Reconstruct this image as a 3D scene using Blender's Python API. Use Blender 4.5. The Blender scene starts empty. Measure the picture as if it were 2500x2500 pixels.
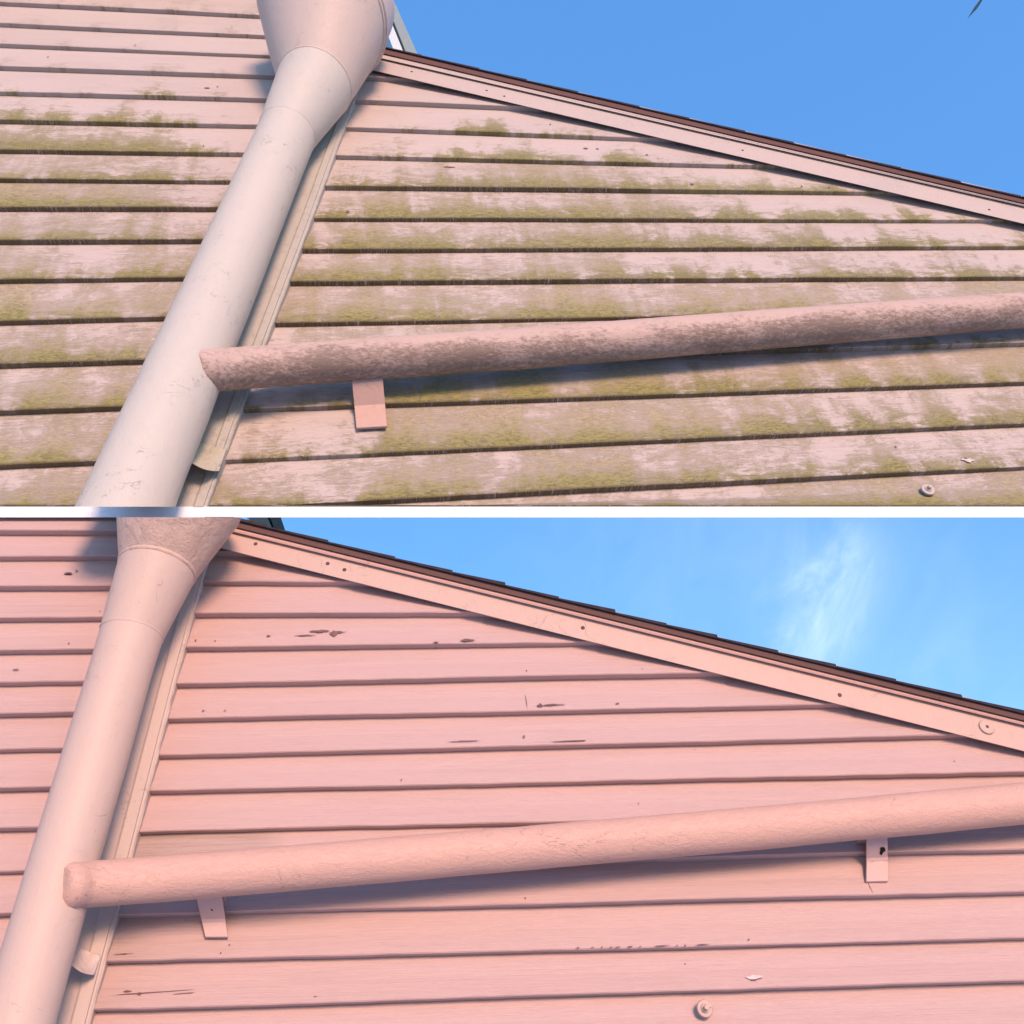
import bpy, math, random
from mathutils import Vector, Matrix, noise as mnoise

random.seed(7)
sc = bpy.context.scene
COL = sc.collection

# ------------------------------------------------------------------ camera
# Photograph measured on a 2500 px square.  The wall is the plane y = 0 (x to
# the right, z up); the camera stands on the lawn in front of it looking up.
F = 2200.0
def cdir(px, py):                       # pixel -> ray in camera space
    return Vector(((px - 1250) / F, -(py - 1250) / F, -1.0))
vh = cdir(20000, 950).normalized()      # where the board lines run to
vv = cdir(1290, -1480).normalized()     # where the pipes run to
N = vh.cross(vv).normalized()           # wall normal in camera space
if N.z < 0: N = -N                      # points to the camera
Xc = vh; Yc = -N; Zc = Xc.cross(Yc)
if Zc.y < 0: Zc = -Zc
M = Matrix((Xc, Yc, Zc))                # camera space -> world space
CAMP = Vector((0.0, -1.40, 1.62))
cam_d = bpy.data.cameras.new("camera"); cam = bpy.data.objects.new("camera", cam_d)
COL.objects.link(cam); sc.camera = cam
cam.matrix_world = Matrix.Translation(CAMP) @ M.to_4x4()
cam_d.sensor_width = 36.0; cam_d.sensor_fit = 'HORIZONTAL'
cam_d.lens = 36.0 * F / 2500.0
cam_d.clip_start = 0.05; cam_d.clip_end = 4000

def P(px, py, y=0.0):                   # point on the sheet y = const seen at a pixel
    d = M @ cdir(px, py)
    t = (y - CAMP.y) / d.y
    return CAMP + d * t
def depth(p):                           # distance along the view axis
    return (M.transposed() @ (p - CAMP)).z * -1

# ------------------------------------------------------------------ light
SUN_EL = math.radians(12.0); SUN_AZ = math.radians(13.0)   # from the front, a little to the right
sd = Vector((math.sin(SUN_AZ) * math.cos(SUN_EL), -math.cos(SUN_AZ) * math.cos(SUN_EL), math.sin(SUN_EL)))
sun_d = bpy.data.lights.new("sun", 'SUN'); sun = bpy.data.objects.new("sun", sun_d)
COL.objects.link(sun)
sun.rotation_euler = sd.to_track_quat('Z', 'Y').to_euler()
sun_d.energy = 2.05; sun_d.angle = math.radians(16.0); sun_d.color = (1.0, 0.60, 0.44)

w = bpy.data.worlds.new("World"); sc.world = w; w.use_nodes = True
nt = w.node_tree; nt.nodes.clear()
wo = nt.nodes.new('ShaderNodeOutputWorld'); bg = nt.nodes.new('ShaderNodeBackground')
sky = nt.nodes.new('ShaderNodeTexSky'); sky.sky_type = 'NISHITA'; sky.sun_disc = False
sky.sun_elevation = SUN_EL
sky.sun_rotation = math.atan2(sd.x, sd.y)
sky.air_density = 1.0; sky.dust_density = 0.3; sky.ozone_density = 2.5
bg.inputs['Strength'].default_value = 0.15
tc = nt.nodes.new('ShaderNodeTexCoord')
# a wisp of cirrus high above the roof
def wn(kind, **k):
    n = nt.nodes.new(kind)
    for a, b in k.items(): setattr(n, a, b)
    return n
cd = (M @ cdir(2030, 1480)).normalized()
up = (M @ cdir(2130, 1280)).normalized() - (M @ cdir(2010, 1580)).normalized(); up.normalize()
sidev = cd.cross(up).normalized()
def wdot(v):
    n = wn('ShaderNodeVectorMath', operation='DOT_PRODUCT'); n.inputs[1].default_value = v
    nt.links.new(tc.outputs['Generated'], n.inputs[0]); return n.outputs['Value']
def wmath(op, a, b=None, c=None):
    n = wn('ShaderNodeMath', operation=op)
    for i, v in enumerate((a, b, c)):
        if v is None: continue
        if isinstance(v, (int, float)): n.inputs[i].default_value = v
        else: nt.links.new(v, n.inputs[i])
    return n.outputs[0]
s_ = wdot(sidev); u_ = wmath('SUBTRACT', wdot(up), cd.dot(up))
cmb = wn('ShaderNodeCombineXYZ')
nt.links.new(wmath('MULTIPLY', s_, 9.0), cmb.inputs[0]); nt.links.new(wmath('MULTIPLY', u_, 5.0), cmb.inputs[1])
cn = wn('ShaderNodeTexNoise'); cn.inputs['Scale'].default_value = 1.6; cn.inputs['Detail'].default_value = 7
cn.inputs['Distortion'].default_value = 0.9; cn.inputs['Roughness'].default_value = 0.55
nt.links.new(cmb.outputs[0], cn.inputs['Vector'])
off = wmath('ADD', s_, wmath('MULTIPLY', wmath('SUBTRACT', cn.outputs['Fac'], 0.5), 0.10))
g1 = wmath('POWER', wmath('MULTIPLY', off, 1 / 0.030), 2.0)
g2 = wmath('POWER', wmath('MULTIPLY', u_, 1 / 0.085), 4.0)
wisp = wmath('EXPONENT', wmath('MULTIPLY', wmath('ADD', g1, g2), -1.0))
cb2 = wn('ShaderNodeCombineXYZ'); nt.links.new(wmath('MULTIPLY', s_, 60.0), cb2.inputs[0]); nt.links.new(wmath('MULTIPLY', u_, 14.0), cb2.inputs[1])
c2 = wn('ShaderNodeTexNoise'); c2.inputs['Scale'].default_value = 1.0; c2.inputs['Detail'].default_value = 8; c2.inputs['Distortion'].default_value = 1.2; c2.inputs['Roughness'].default_value = .65
nt.links.new(cb2.outputs[0], c2.inputs['Vector'])
wisp = wmath('MULTIPLY', wisp, wmath('MULTIPLY', wmath('MULTIPLY', cn.outputs['Fac'], c2.outputs['Fac']), 1.05))
g3 = wmath('EXPONENT', wmath('MULTIPLY', wmath('ADD', wmath('POWER', wmath('MULTIPLY', s_, 1 / 0.30), 2.0), wmath('POWER', wmath('MULTIPLY', u_, 1 / 0.16), 2.0)), -1.0))
veil = wmath('MULTIPLY', g3, wmath('MULTIPLY', cn.outputs['Fac'], 0.22))
cf = wmath('ADD', wisp, veil); 
hs = wn('ShaderNodeHueSaturation'); hs.inputs['Saturation'].default_value = 1.15; hs.inputs['Value'].default_value = 1.25
nt.links.new(sky.outputs[0], hs.inputs['Color'])
mx = wn('ShaderNodeMix', data_type='RGBA')
air = wn('ShaderNodeMix', data_type='RGBA'); air.inputs[0].default_value = .5; nt.links.new(hs.outputs[0], air.inputs[6]); air.inputs[7].default_value = (.40, 1.24, 3.15, 1)
nt.links.new(cf, mx.inputs[0]); nt.links.new(air.outputs[2], mx.inputs[6])
mx.inputs[7].default_value = (3.2, 3.8, 4.6, 1)
nt.links.new(mx.outputs[2], bg.inputs[0]); nt.links.new(bg.outputs[0], wo.inputs[0])

sc.view_settings.view_transform = 'Standard'; sc.view_settings.look = 'None'
sc.view_settings.exposure = 1.2; sc.view_settings.gamma = 1.0
sc.cycles.max_bounces = 5; sc.cycles.diffuse_bounces = 3; sc.cycles.glossy_bounces = 2

# ------------------------------------------------------------------ material kit
class MT:
    def __init__(s, name, rough=0.6):
        s.m = bpy.data.materials.new(name); s.m.use_nodes = True
        s.t = s.m.node_tree; s.b = s.t.nodes['Principled BSDF']
        s.b.inputs['Roughness'].default_value = rough; s.b.inputs['Specular IOR Level'].default_value = .22
        s.tc = s.n('ShaderNodeTexCoord').outputs['Object']
    def n(s, kind, **k):
        n = s.t.nodes.new(kind)
        for a, b in k.items(): setattr(n, a, b)
        return n
    def lk(s, a, i):
        if isinstance(a, bpy.types.NodeSocket): s.t.links.new(a, i)
        else: i.default_value = a
    def math(s, op, a, b=0.0, c=0.0, clamp=False):
        n = s.n('ShaderNodeMath', operation=op); n.use_clamp = clamp
        for i, v in enumerate((a, b, c)): s.lk(v, n.inputs[i])
        return n.outputs[0]
    def map(s, scale, loc=(0, 0, 0), src=None):
        n = s.n('ShaderNodeMapping'); n.inputs['Scale'].default_value = scale; n.inputs['Location'].default_value = loc
        s.lk(src or s.tc, n.inputs[0]); return n.outputs[0]
    def noise(s, scale, vec=None, det=6, rough=0.55, dist=0.0):
        n = s.n('ShaderNodeTexNoise'); n.inputs['Scale'].default_value = scale
        n.inputs['Detail'].default_value = det; n.inputs['Roughness'].default_value = rough
        n.inputs['Distortion'].default_value = dist
        s.lk(vec or s.tc, n.inputs['Vector']); return n.outputs['Fac']
    def ss(s, v, a, b, lo=0.0, hi=1.0):
        n = s.n('ShaderNodeMapRange', interpolation_type='SMOOTHSTEP')
        s.lk(v, n.inputs[0]); n.inputs[1].default_value = a; n.inputs[2].default_value = b
        n.inputs[3].default_value = lo; n.inputs[4].default_value = hi; return n.outputs[0]
    def mix(s, f, a, b):
        n = s.n('ShaderNodeMix', data_type='RGBA'); s.lk(f, n.inputs[0])
        for v, i in ((a, 6), (b, 7)):
            if isinstance(v, tuple): v = (*v, 1)
            s.lk(v, n.inputs[i])
        return n.outputs[2]
    def bump(s, h, dist, strength=1.0, prev=None):
        n = s.n('ShaderNodeBump'); n.inputs['Distance'].default_value = dist; n.inputs['Strength'].default_value = strength
        s.lk(h, n.inputs['Height'])
        if prev is not None: s.lk(prev, n.inputs['Normal'])
        return n.outputs[0]
    def attr(s, name):
        n = s.n('ShaderNodeAttribute'); n.attribute_name = name; return n.outputs['Fac']
    def done(s, col, nrm=None, rough=None):
        if isinstance(col, tuple): col = (*col, 1)
        s.lk(col, s.b.inputs['Base Color'])
        if nrm is not None: s.lk(nrm, s.b.inputs['Normal'])
        if rough is not None: s.lk(rough, s.b.inputs['Roughness'])
        return s.m

def crackle(t, scale, vec=None, w_=0.02):
    """thin wandering crack lines, 1 on the line"""
    n = t.n('ShaderNodeTexVoronoi'); n.feature = 'DISTANCE_TO_EDGE'; n.inputs['Scale'].default_value = scale
    d = t.n('ShaderNodeTexNoise'); d.inputs['Scale'].default_value = scale * 1.7; d.inputs['Detail'].default_value = 5
    t.lk(vec or t.tc, d.inputs['Vector'])
    vm = t.n('ShaderNodeVectorMath', operation='MULTIPLY_ADD'); t.lk(d.outputs['Color'], vm.inputs[0])
    vm.inputs[1].default_value = (0.6 / scale,) * 3; t.lk(vec or t.tc, vm.inputs[2])
    t.lk(vm.outputs[0], n.inputs['Vector'])
    return t.ss(n.outputs['Distance'], 0.0, w_, 1.0, 0.0)

PINK_UP = (0.455, 0.39, 0.345)
PINK_LO = (0.475, 0.328, 0.292)

def siding_mat(name, base, weathered):
    t = MT(name, 0.55)
    uv = t.n('ShaderNodeUVMap'); uv.uv_map = 'UVMap'
    sep = t.n('ShaderNodeSeparateXYZ'); t.lk(uv.outputs[0], sep.inputs[0])
    frac = t.math('FRACT', sep.outputs[1]); row = t.math('FLOOR', sep.outputs[1])
    cb = t.n('ShaderNodeCombineXYZ'); t.lk(sep.outputs[0], cb.inputs[0]); t.lk(t.math('MULTIPLY', row, 3.7), cb.inputs[1])
    t.lk(t.math('MULTIPLY', frac, 0.13), cb.inputs[2]); V = cb.outputs[0]
    grain = t.noise(1.0, t.map((11, 1, 430), src=V), 4, 0.7)
    big = t.noise(1.0, t.map((1.3, 0.6, 4), src=V), 2)
    wide = t.noise(1.0, t.map((2.4, 1, 30), src=V), 4, .6, .3)
    c = t.mix(t.math('MULTIPLY', t.ss(big, .3, .7), 0.25), base, tuple(min(1, v * f) for v, f in zip(base, (1.04, 1.08, 1.11))))
    c = t.mix(t.math('MULTIPLY', t.ss(grain, .48, .75), 0.22), c, tuple(v * .6 for v in base))
    c = t.mix(t.math('MULTIPLY', t.ss(wide, .50, .75), 0.22), c, tuple(v * .75 for v in base))
    split = t.math('MULTIPLY', t.ss(grain, .70, .76), t.ss(wide, .50, .60))
    c = t.mix(t.math('MULTIPLY', split, .35), c, (.22, .15, .13))
    if weathered:
        L = t.attr('algae'); D = t.attr('dirt')
        n1 = t.noise(1.0, t.map((12, 1, 34), src=V), 6, 0.70, 0.9)
        n2 = t.noise(1.0, t.map((9, 1, 3), src=V), 4, 0.64, .3)      # hangs down in drips
        n3 = t.noise(1.0, t.map((75, 1, 210), src=V), 5, 0.80, 0.8)
        n1c = t.math('SUBTRACT', n1, .5); n2c = t.math('SUBTRACT', n2, .5); n3c = t.math('SUBTRACT', n3, .5)
        nn = t.math('ADD', t.math('MULTIPLY', n1c, 2.1), t.math('MULTIPLY', n2c, 2.9))
        nf = t.math('ADD', nn, t.math('ADD', t.math('MULTIPLY', n3c, 2.4), t.math('MULTIPLY', t.math('SUBTRACT', grain, .5), 1.2)))
        # dry dirt film, streaked along the grain
        dmk = t.ss(t.math('ADD', t.math('SUBTRACT', D, t.math('MULTIPLY', frac, .65)), nf), -.10, .85)
        dirtc = t.mix(t.ss(n3, .36, .62), (.20, .165, .085), (.40, .345, .21))
        c = t.mix(t.math('MULTIPLY', dmk, .78), c, dirtc)
        # living algae, greenest right above the drip edge
        gmk = t.ss(t.math('ADD', t.math('SUBTRACT', L, t.math('MULTIPLY', frac, 1.30)), t.math('ADD', nn, t.math('MULTIPLY', n3c, 1.9))), -.08, .52)
        near = t.ss(t.math('ADD', frac, t.math('MULTIPLY', n1c, .9)), 0.0, .70, 1.0, 0.40)
        gc = t.mix(t.ss(n3, .38, .60), (.125, .120, .025), (.275, .255, .085))
        c = t.mix(t.math('MULTIPLY', gmk, t.math('MULTIPLY', near, .92)), c, gc)
        # dark brown on the underside and along the very foot of the board
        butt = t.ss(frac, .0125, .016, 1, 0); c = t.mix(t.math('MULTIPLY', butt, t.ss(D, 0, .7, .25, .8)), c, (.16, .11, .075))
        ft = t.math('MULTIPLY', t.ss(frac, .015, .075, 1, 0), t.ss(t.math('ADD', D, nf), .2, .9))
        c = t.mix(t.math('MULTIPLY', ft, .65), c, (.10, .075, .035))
        dk = t.math('MULTIPLY', t.ss(n3, .58, .70), dmk)
        c = t.mix(t.math('MULTIPLY', dk, .55), c, (.12, .085, .055))
        # flaked curls of pale paint along the foot
        cr = t.ss(t.math('ABSOLUTE', t.math('SUBTRACT', n3, .47)), .0, .035, 1, 0)
        foot = t.ss(t.math('ADD', frac, t.math('MULTIPLY', n2c, .8)), .04, .26, 1, 0)
        curl = t.math('MULTIPLY', t.math('MULTIPLY', cr, foot), t.math('MULTIPLY', t.ss(L, .35, .6), t.ss(n1, .46, .54)))
        c = t.mix(t.math('MULTIPLY', curl, .8), c, (.62, .52, .44))
        h = t.math('ADD', grain, t.math('ADD', t.math('MULTIPLY', curl, .8), t.math('MULTIPLY', t.math('MULTIPLY', n3, dmk), 1.2)))
        nrm = t.bump(h, .0022, .75)
    else:
        D = t.attr('dirt')
        c = t.mix(t.math('MULTIPLY', D, t.ss(t.math('ADD', grain, wide), .7, 1.25, .3, .85)), c, (.17, .15, .11))  # dirt near the corner, plus hopper shade put into the colour
        nrm = t.bump(t.math('ADD', grain, t.math('MULTIPLY', wide, 1.6)), .0016, .7)
    return t.done(c, nrm, t.ss(big, .3, .7, .45, .62))

def paint_mat(name, base, dirt=0.0, crack=0.35, bump=.0012, mottled=False, rough=.5, hrz=False, wrinkle=False):
    t = MT(name, rough)
    big = t.noise(5, None, 3, .6, .4)
    mid = t.noise(1.0, t.map((70, 120, 150) if hrz else (50, 50, 34)), 5, .74, .35)
    c = t.mix(t.math('MULTIPLY', t.ss(big, .3, .7), .22), base, tuple(v * f for v, f in zip(base, (.90, .95, .99))))
    c = t.mix(t.math('MULTIPLY', t.ss(mid, .5, .8), .14), c, tuple(v * .55 for v in base))
    # short wandering hairline cracks where two noise fields cross
    where = t.ss(big, .50, .60)
    ck = t.math('MULTIPLY', t.ss(t.math('ABSOLUTE', t.math('SUBTRACT', t.noise(1.0, t.map((9, 9, 14)), 4, .6, 1.0), .5)), 0, .006, 1, 0), t.math('MULTIPLY', where, t.ss(mid, .46, .54)))
    c = t.mix(t.math('MULTIPLY', ck, crack), c, tuple(v * .4 for v in base))
    h = t.math('ADD', mid, t.math('MULTIPLY', ck, -.5))
    if wrinkle:
        w1 = t.ss(t.math('ABSOLUTE', t.math('SUBTRACT', t.noise(1.0, t.map((40, 80, 95)), 4, .6, .8), .5)), 0, .06, 1, 0)
        h = t.math('ADD', h, t.math('MULTIPLY', w1, .3))
    if mottled:
        nz2 = t.noise(1.0, t.map((6, 12, 12)), 3, .6, .4)
        # grime gathers on the side that faces down
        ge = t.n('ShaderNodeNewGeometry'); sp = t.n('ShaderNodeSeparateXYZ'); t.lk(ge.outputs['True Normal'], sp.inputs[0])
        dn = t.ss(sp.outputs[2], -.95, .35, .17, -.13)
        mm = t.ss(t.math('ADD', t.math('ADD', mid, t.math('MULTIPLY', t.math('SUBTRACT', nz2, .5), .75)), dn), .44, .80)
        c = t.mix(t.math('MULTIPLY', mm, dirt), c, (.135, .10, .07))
        h = t.math('ADD', h, t.math('MULTIPLY', mm, .6))
    return t.done(c, t.bump(h, bump, .8))

M_side_up = siding_mat("weathered_pink_board", PINK_UP, True)
M_side_lo = siding_mat("clean_pink_board", PINK_LO, False)
M_shaft_up = paint_mat("grey_pink_pipe_paint", (.475, .45, .385), crack=.7, bump=.0016)
M_shaft_lo = paint_mat("warm_pink_pipe_paint", (.50, .375, .305), crack=.6, bump=.0014)
M_hop_up = paint_mat("hopper_paint", (.50, .42, .355), bump=.0018)
M_hop_lo = paint_mat("hopper_paint_flaking", (.52, .375, .295), dirt=.22, mottled=True, bump=.002)
M_rail_up = paint_mat("dirty_rail_paint", (.46, .345, .285), dirt=.72, mottled=True, hrz=True, bump=.0015)
M_rail_lo = paint_mat("rail_paint", (.54, .335, .26), crack=.5, bump=.0011, hrz=True, wrinkle=True)
M_trim_up = paint_mat("trim_paint_upper", (.44, .37, .32))
M_trim_lo = paint_mat("trim_paint_lower", (.48, .335, .27))
M_corner_up = paint_mat("corner_paint_upper", (.39, .375, .325), dirt=.3, mottled=True)
M_corner_lo = paint_mat("corner_paint_lower", (.47, .375, .32))
M_brk_up = paint_mat("bracket_paint_upper", (.46, .31, .25))
M_brk_lo = paint_mat("bracket_paint_lower", (.50, .34, .30))
M_flap_up = paint_mat("strap_paint_mossy", (.40, .38, .29), dirt=.6, mottled=True, bump=.006)
M_flap_lo = paint_mat("strap_paint", (.56, .46, .41), bump=.006)
M_brown = paint_mat("brown_drip_metal", (.115, .062, .052), rough=.8)
M_pale = paint_mat("pale_moulding", (.44, .37, .32))
M_pale_lo = paint_mat("pink_moulding", (.52, .32, .26))
M_white = paint_mat("white_divider_paint", (.74, .82, .86), crack=.1)
M_glass = paint_mat("grey_blue_trim", (.22, .28, .27))
M_paleb = paint_mat("pale_blue_trim", (.50, .58, .58))
def simple(name, c, rough=.7):
    t = MT(name, rough); n = t.noise(60, None, 5)
    return t.done(t.mix(t.ss(n, .3, .7), tuple(v * .8 for v in c), tuple(v * 1.2 for v in c)), t.bump(n, .001, .5))
M_shing = simple("black_brown_shingle", (.035, .026, .028), .9)
M_dark = simple("dark_gap", (.012, .010, .010), .9)
M_bare = simple("bare_grey_wood", (.16, .09, .085), .8)
M_nail = simple("rusty_nail_head", (.09, .05, .045), .6)
M_filler = simple("pale_filler", (.50, .43, .41), .6)
M_leaf = simple("dark_leaf", (.012, .03, .03), .5)
def ground_mat():
    t = MT("pale_bounce_ground", .9); n = t.noise(.6, None, 6); n2 = t.noise(40, None, 5)
    c = t.mix(t.ss(n, .3, .7), (.60, .62, .64), (.68, .69, .70)); c = t.mix(t.math('MULTIPLY', t.ss(n2, .4, .7), .5), c, (.55, .57, .58))  # kept pale so that more light bounces up to the walls
    return t.done(c, t.bump(n2, .02, .6))

# ------------------------------------------------------------------ object kit
def tag(o, label=None, cat=None, group=None, kind=None):
    if label: o['label'] = label
    if cat: o['category'] = cat
    if group: o['group'] = group
    if kind: o['kind'] = kind
    return o
def thing(name, loc, label, cat, group=None):
    o = bpy.data.objects.new(name, None); COL.objects.link(o); o.location = loc
    o.empty_display_size = .1
    return tag(o, label, cat, group)
def root_loc(o):
    v = Vector((0, 0, 0))
    while o is not None: v = v + Vector(o.location); o = o.parent
    return v
class MB:
    def __init__(s): s.v = []; s.f = []; s.mi = []; s.uv = {}; s.at = {}
    def add(s, vs, fs, mi=0):
        b = len(s.v); s.v += [Vector(v) for v in vs]
        for f in fs: s.f.append([b + i for i in f]); s.mi.append(mi)
        return b
    def prism(s, A, B, mi=0):          # two matching closed loops -> solid
        n = len(A); fs = [(i, (i + 1) % n, n + (i + 1) % n, n + i) for i in range(n)]
        fs.append(tuple(range(n))[::-1]); fs.append(tuple(range(n, 2 * n)))
        s.add(list(A) + list(B), fs, mi)
    def box(s, lo, hi, mi=0):
        (a, b, c), (d, e, f) = lo, hi
        s.prism([(a, b, c), (d, b, c), (d, b, f), (a, b, f)], [(a, e, c), (d, e, c), (d, e, f), (a, e, f)], mi)
    def tube(s, pts, rad, seg=40, mi=0, caps=True, wob=0.0, seed=0.0):
        rings = []
        pts = [Vector(p) for p in pts]
        ref = None
        for i, p in enumerate(pts):
            d = (pts[min(i + 1, len(pts) - 1)] - pts[max(i - 1, 0)]).normalized()
            if ref is None: ref = d.orthogonal().normalized()
            a = (ref - d * ref.dot(d)).normalized(); b = d.cross(a); ref = a
            ring = []
            for k in range(seg):
                th = 2 * math.pi * k / seg
                r = rad[i] if isinstance(rad, (list, tuple)) else rad
                q = p + a * math.cos(th) * r + b * math.sin(th) * r
                if wob: q += (q - p).normalized() * wob * mnoise.noise(q * 9 + Vector((seed, 0, 0)))
                ring.append(q)
            rings.append(ring)
        vs = [v for r in rings for v in r]; fs = []
        for i in range(len(rings) - 1):
            for k in range(seg):
                k2 = (k + 1) % seg
                fs.append((i * seg + k, i * seg + k2, (i + 1) * seg + k2, (i + 1) * seg + k))
        if caps:
            fs.append(tuple(range(seg))[::-1]); fs.append(tuple(range((len(rings) - 1) * seg, len(rings) * seg)))
        s.add(vs, fs, mi)
    def disc(s, c, r, h, axis=Vector((0, -1, 0)), seg=20, mi=0, r2=None):
        c = Vector(c); s.tube([c, c + axis * h * .6, c + axis * h], [r, r, r2 if r2 else r * .8], seg, mi)
    def build(s, name, mats, parent=None, smooth=False, bevel=0.0, auto=None):
        off = root_loc(parent) if parent else Vector((0, 0, 0))
        me = bpy.data.meshes.new(name)
        me.from_pydata([v - off for v in s.v], [], s.f)
        if not isinstance(mats, (list, tuple)): mats = [mats]
        for m in mats: me.materials.append(m)
        for p, mi in zip(me.polygons, s.mi): p.material_index = mi; p.use_smooth = smooth
        me.update()
        import bmesh
        bm = bmesh.new(); bm.from_mesh(me); bmesh.ops.recalc_face_normals(bm, faces=bm.faces); bm.to_mesh(me); bm.free()
        o = bpy.data.objects.new(name, me); COL.objects.link(o)
        if parent: o.parent = parent
        if smooth:
            md = o.modifiers.new("n", 'EDGE_SPLIT'); md.split_angle = math.radians(38)
        if bevel:
            md = o.modifiers.new("b", 'BEVEL'); md.width = bevel; md.segments = 2; md.limit_method = 'ANGLE'; md.angle_limit = math.radians(35)
        return o

def lerp_tab(tab, x):
    if not tab: return 0.0
    if x <= tab[0][0]: return tab[0][1]
    for (a, b), (c, d) in zip(tab, tab[1:]):
        if x <= c: return b + (d - b) * (x - a) / (c - a)
    return tab[-1][1]

TB = 0.016                                    # butt thickness of a board
class Line:                                   # straight line on a sheet, z as a function of x
    tb = TB
    def __init__(s, a, b, y=0.0):
        p, q = P(*a, y), P(*b, y); s.y = y
        s.k = (q.z - p.z) / (q.x - p.x); s.c = p.z - s.k * p.x
    def __call__(s, x): return s.c + s.k * x

def project(p):
    c = M.transposed() @ (Vector(p) - CAMP)
    return 1250 + F * c.x / -c.z, 1250 - F * c.y / -c.z

def siding(name, mat, parent, lines, xl, xr, top=None, algae=None, dirt=None, extra=None, seed=0.0, floor=None, tb=TB):
    """lapped boards; lines run from the lowest butt upward; xl/xr: x limits as functions of z"""
    mb = MB(); uvs = []; al = []; di = []
    for i in range(len(lines) - 1):
        lo, hi = lines[i], lines[i + 1]
        zc = lo(0) ; x0 = xl(lo(xl(zc))); x1 = xr(lo(xr(zc)))
        n = max(2, int((x1 - x0) / .016))
        b = len(mb.v); cols = 0
        for k in range(n + 1):
            x = x0 + (x1 - x0) * k / n
            zb = lo(x) + .0016 * mnoise.noise(Vector((x * 2.3, i * 3.1 + seed, 0))) + .0007 * mnoise.noise(Vector((x * 21, i * 5.1 + seed, 2)))
            if floor is not None: zb = max(zb, floor(x))
            H = hi(x) - lo(x); zt = hi(x) + .012
            yt = -.001 + .0
            if top is not None:
                lim = top(x)
                if zb > lim - .004: break
                if zt > lim: zt = lim; yt = -TB + (lim - lo(x)) / H * (TB - .001)
            t_ = tb * (1 + .25 * mnoise.noise(Vector((x * .9, i * 2.7 + seed, 5))))
            fr = (zt - lo(x)) / H
            f0 = (zb - lo(x)) / H; fm = f0 + (min(.97, fr) - f0) * .5; zm = lo(x) + H * fm; ym = -t_ + fm * (t_ - .001)
            px, _ = project((x, 0, zb))
            A = .06 + lerp_tab(algae[i], px) if algae else 0.0
            D = lerp_tab(dirt[i], px) if dirt else 0.0
            for (y, z, f) in ((.004, zb, .01), (-t_ + .0015, zb, .012), (-t_, zb + .0015, .02), (ym, zm, fm), (yt, zt, min(fr, .985))):
                mb.v.append(Vector((x, y, z))); uvs.append((x, i + 1 + f)); al.append(A); di.append(D)
            cols += 1
        for k in range(cols - 1):
            for j in range(4):
                a = b + k * 5 + j; mb.f.append([a, a + 5, a + 6, a + 1]); mb.mi.append(0)
        # end grain
    nmain = len(mb.v)
    if extra: extra(mb)
    off = root_loc(parent)
    me = bpy.data.meshes.new(name); me.from_pydata([v - off for v in mb.v], [], mb.f)
    for m in (mat, M_bare, M_filler): me.materials.append(m)
    for p, mi in zip(me.polygons, mb.mi): p.material_index = mi
    uvl = me.uv_layers.new(name='UVMap')
    for l in me.loops:
        uvl.data[l.index].uv = uvs[l.vertex_index] if l.vertex_index < nmain else (0, 0)
    for nm, arr in (('algae', al), ('dirt', di)):
        at = me.attributes.new(nm, 'FLOAT', 'POINT'); at.data.foreach_set('value', arr + [0.0] * (len(mb.v) - nmain))
    o = bpy.data.objects.new(name, me); COL.objects.link(o); o.parent = parent
    return o

def board_y(lines, p):                        # how far out the board face is at a wall point
    for lo, hi in zip(lines, lines[1:]):
        a, b = lo(p.x), hi(p.x)
        if a <= p.z < b: return (-1.1 + (p.z - a) / (b - a)) * lo.tb
    return -lo.tb
def chip(mb, lines, px, py, wpx, hpx, mi=1, seed=0, out=.0012):
    """ragged flake lost from (or left on) the paint"""
    c = P(px, py, -TB); sx = (P(px + wpx, py, -TB) - c).length * .5; sz = (P(px, py - hpx, -TB) - c).length * .8
    rnd = random.Random(seed * 77 + int(px)); n = 14; ring = []
    for k in range(n):
        th = 2 * math.pi * k / n; r = rnd.uniform(.55, 1.15)
        x = c.x + math.cos(th) * sx * r; z = c.z + math.sin(th) * sz * r * (1 - .4 * abs(math.cos(th)))
        q = Vector((x, 0, z)); q.y = board_y(lines, q) - out; ring.append(q)
    b = mb.add(ring, [tuple(range(n))], mi)

def strips(mb, A, B, prof, mi=0):
    """solid moulding: prof = [(yA_px, yB_px, y_depth)...] closed loop, A/B = pixel x of the ends"""
    la = [P(A, a, y) for a, b, y in prof]; lb = [P(B, b, y) for a, b, y in prof]
    mb.prism(la, lb, mi)

# ------------------------------------------------------------------ ground
g = MB(); g.add([(-600, -600, 0), (600, -600, 0), (600, 600, 0), (-600, 600, 0)], [(0, 1, 2, 3)])
tag(g.build('ground', ground_mat()), 'unseen pale ground sheet added to bounce light onto the walls', kind='structure')

# ------------------------------------------------------------------ shared pieces
SEAM_U, SEAM_L = 1237, 1263                     # the white divider between the two views
def row_plane(py):
    a = (P(0, py) - CAMP).normalized(); b = (P(2500, py) - CAMP).normalized()
    n = a.cross(b).normalized()
    return CAMP, (n if n.z > 0 else -n)
def cut(o, py, keep_above):
    import bmesh
    co, n = row_plane(py); off = root_loc(o.parent) if o.parent else Vector((0, 0, 0))
    bm = bmesh.new(); bm.from_mesh(o.data)
    bmesh.ops.bisect_plane(bm, geom=bm.verts[:] + bm.edges[:] + bm.faces[:], plane_co=co - off, plane_no=n,
                           clear_inner=keep_above, clear_outer=not keep_above)
    be = [e for e in bm.edges if e.is_boundary]
    if be: bmesh.ops.holes_fill(bm, edges=be, sides=0)
    bm.to_mesh(o.data); bm.free()

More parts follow.
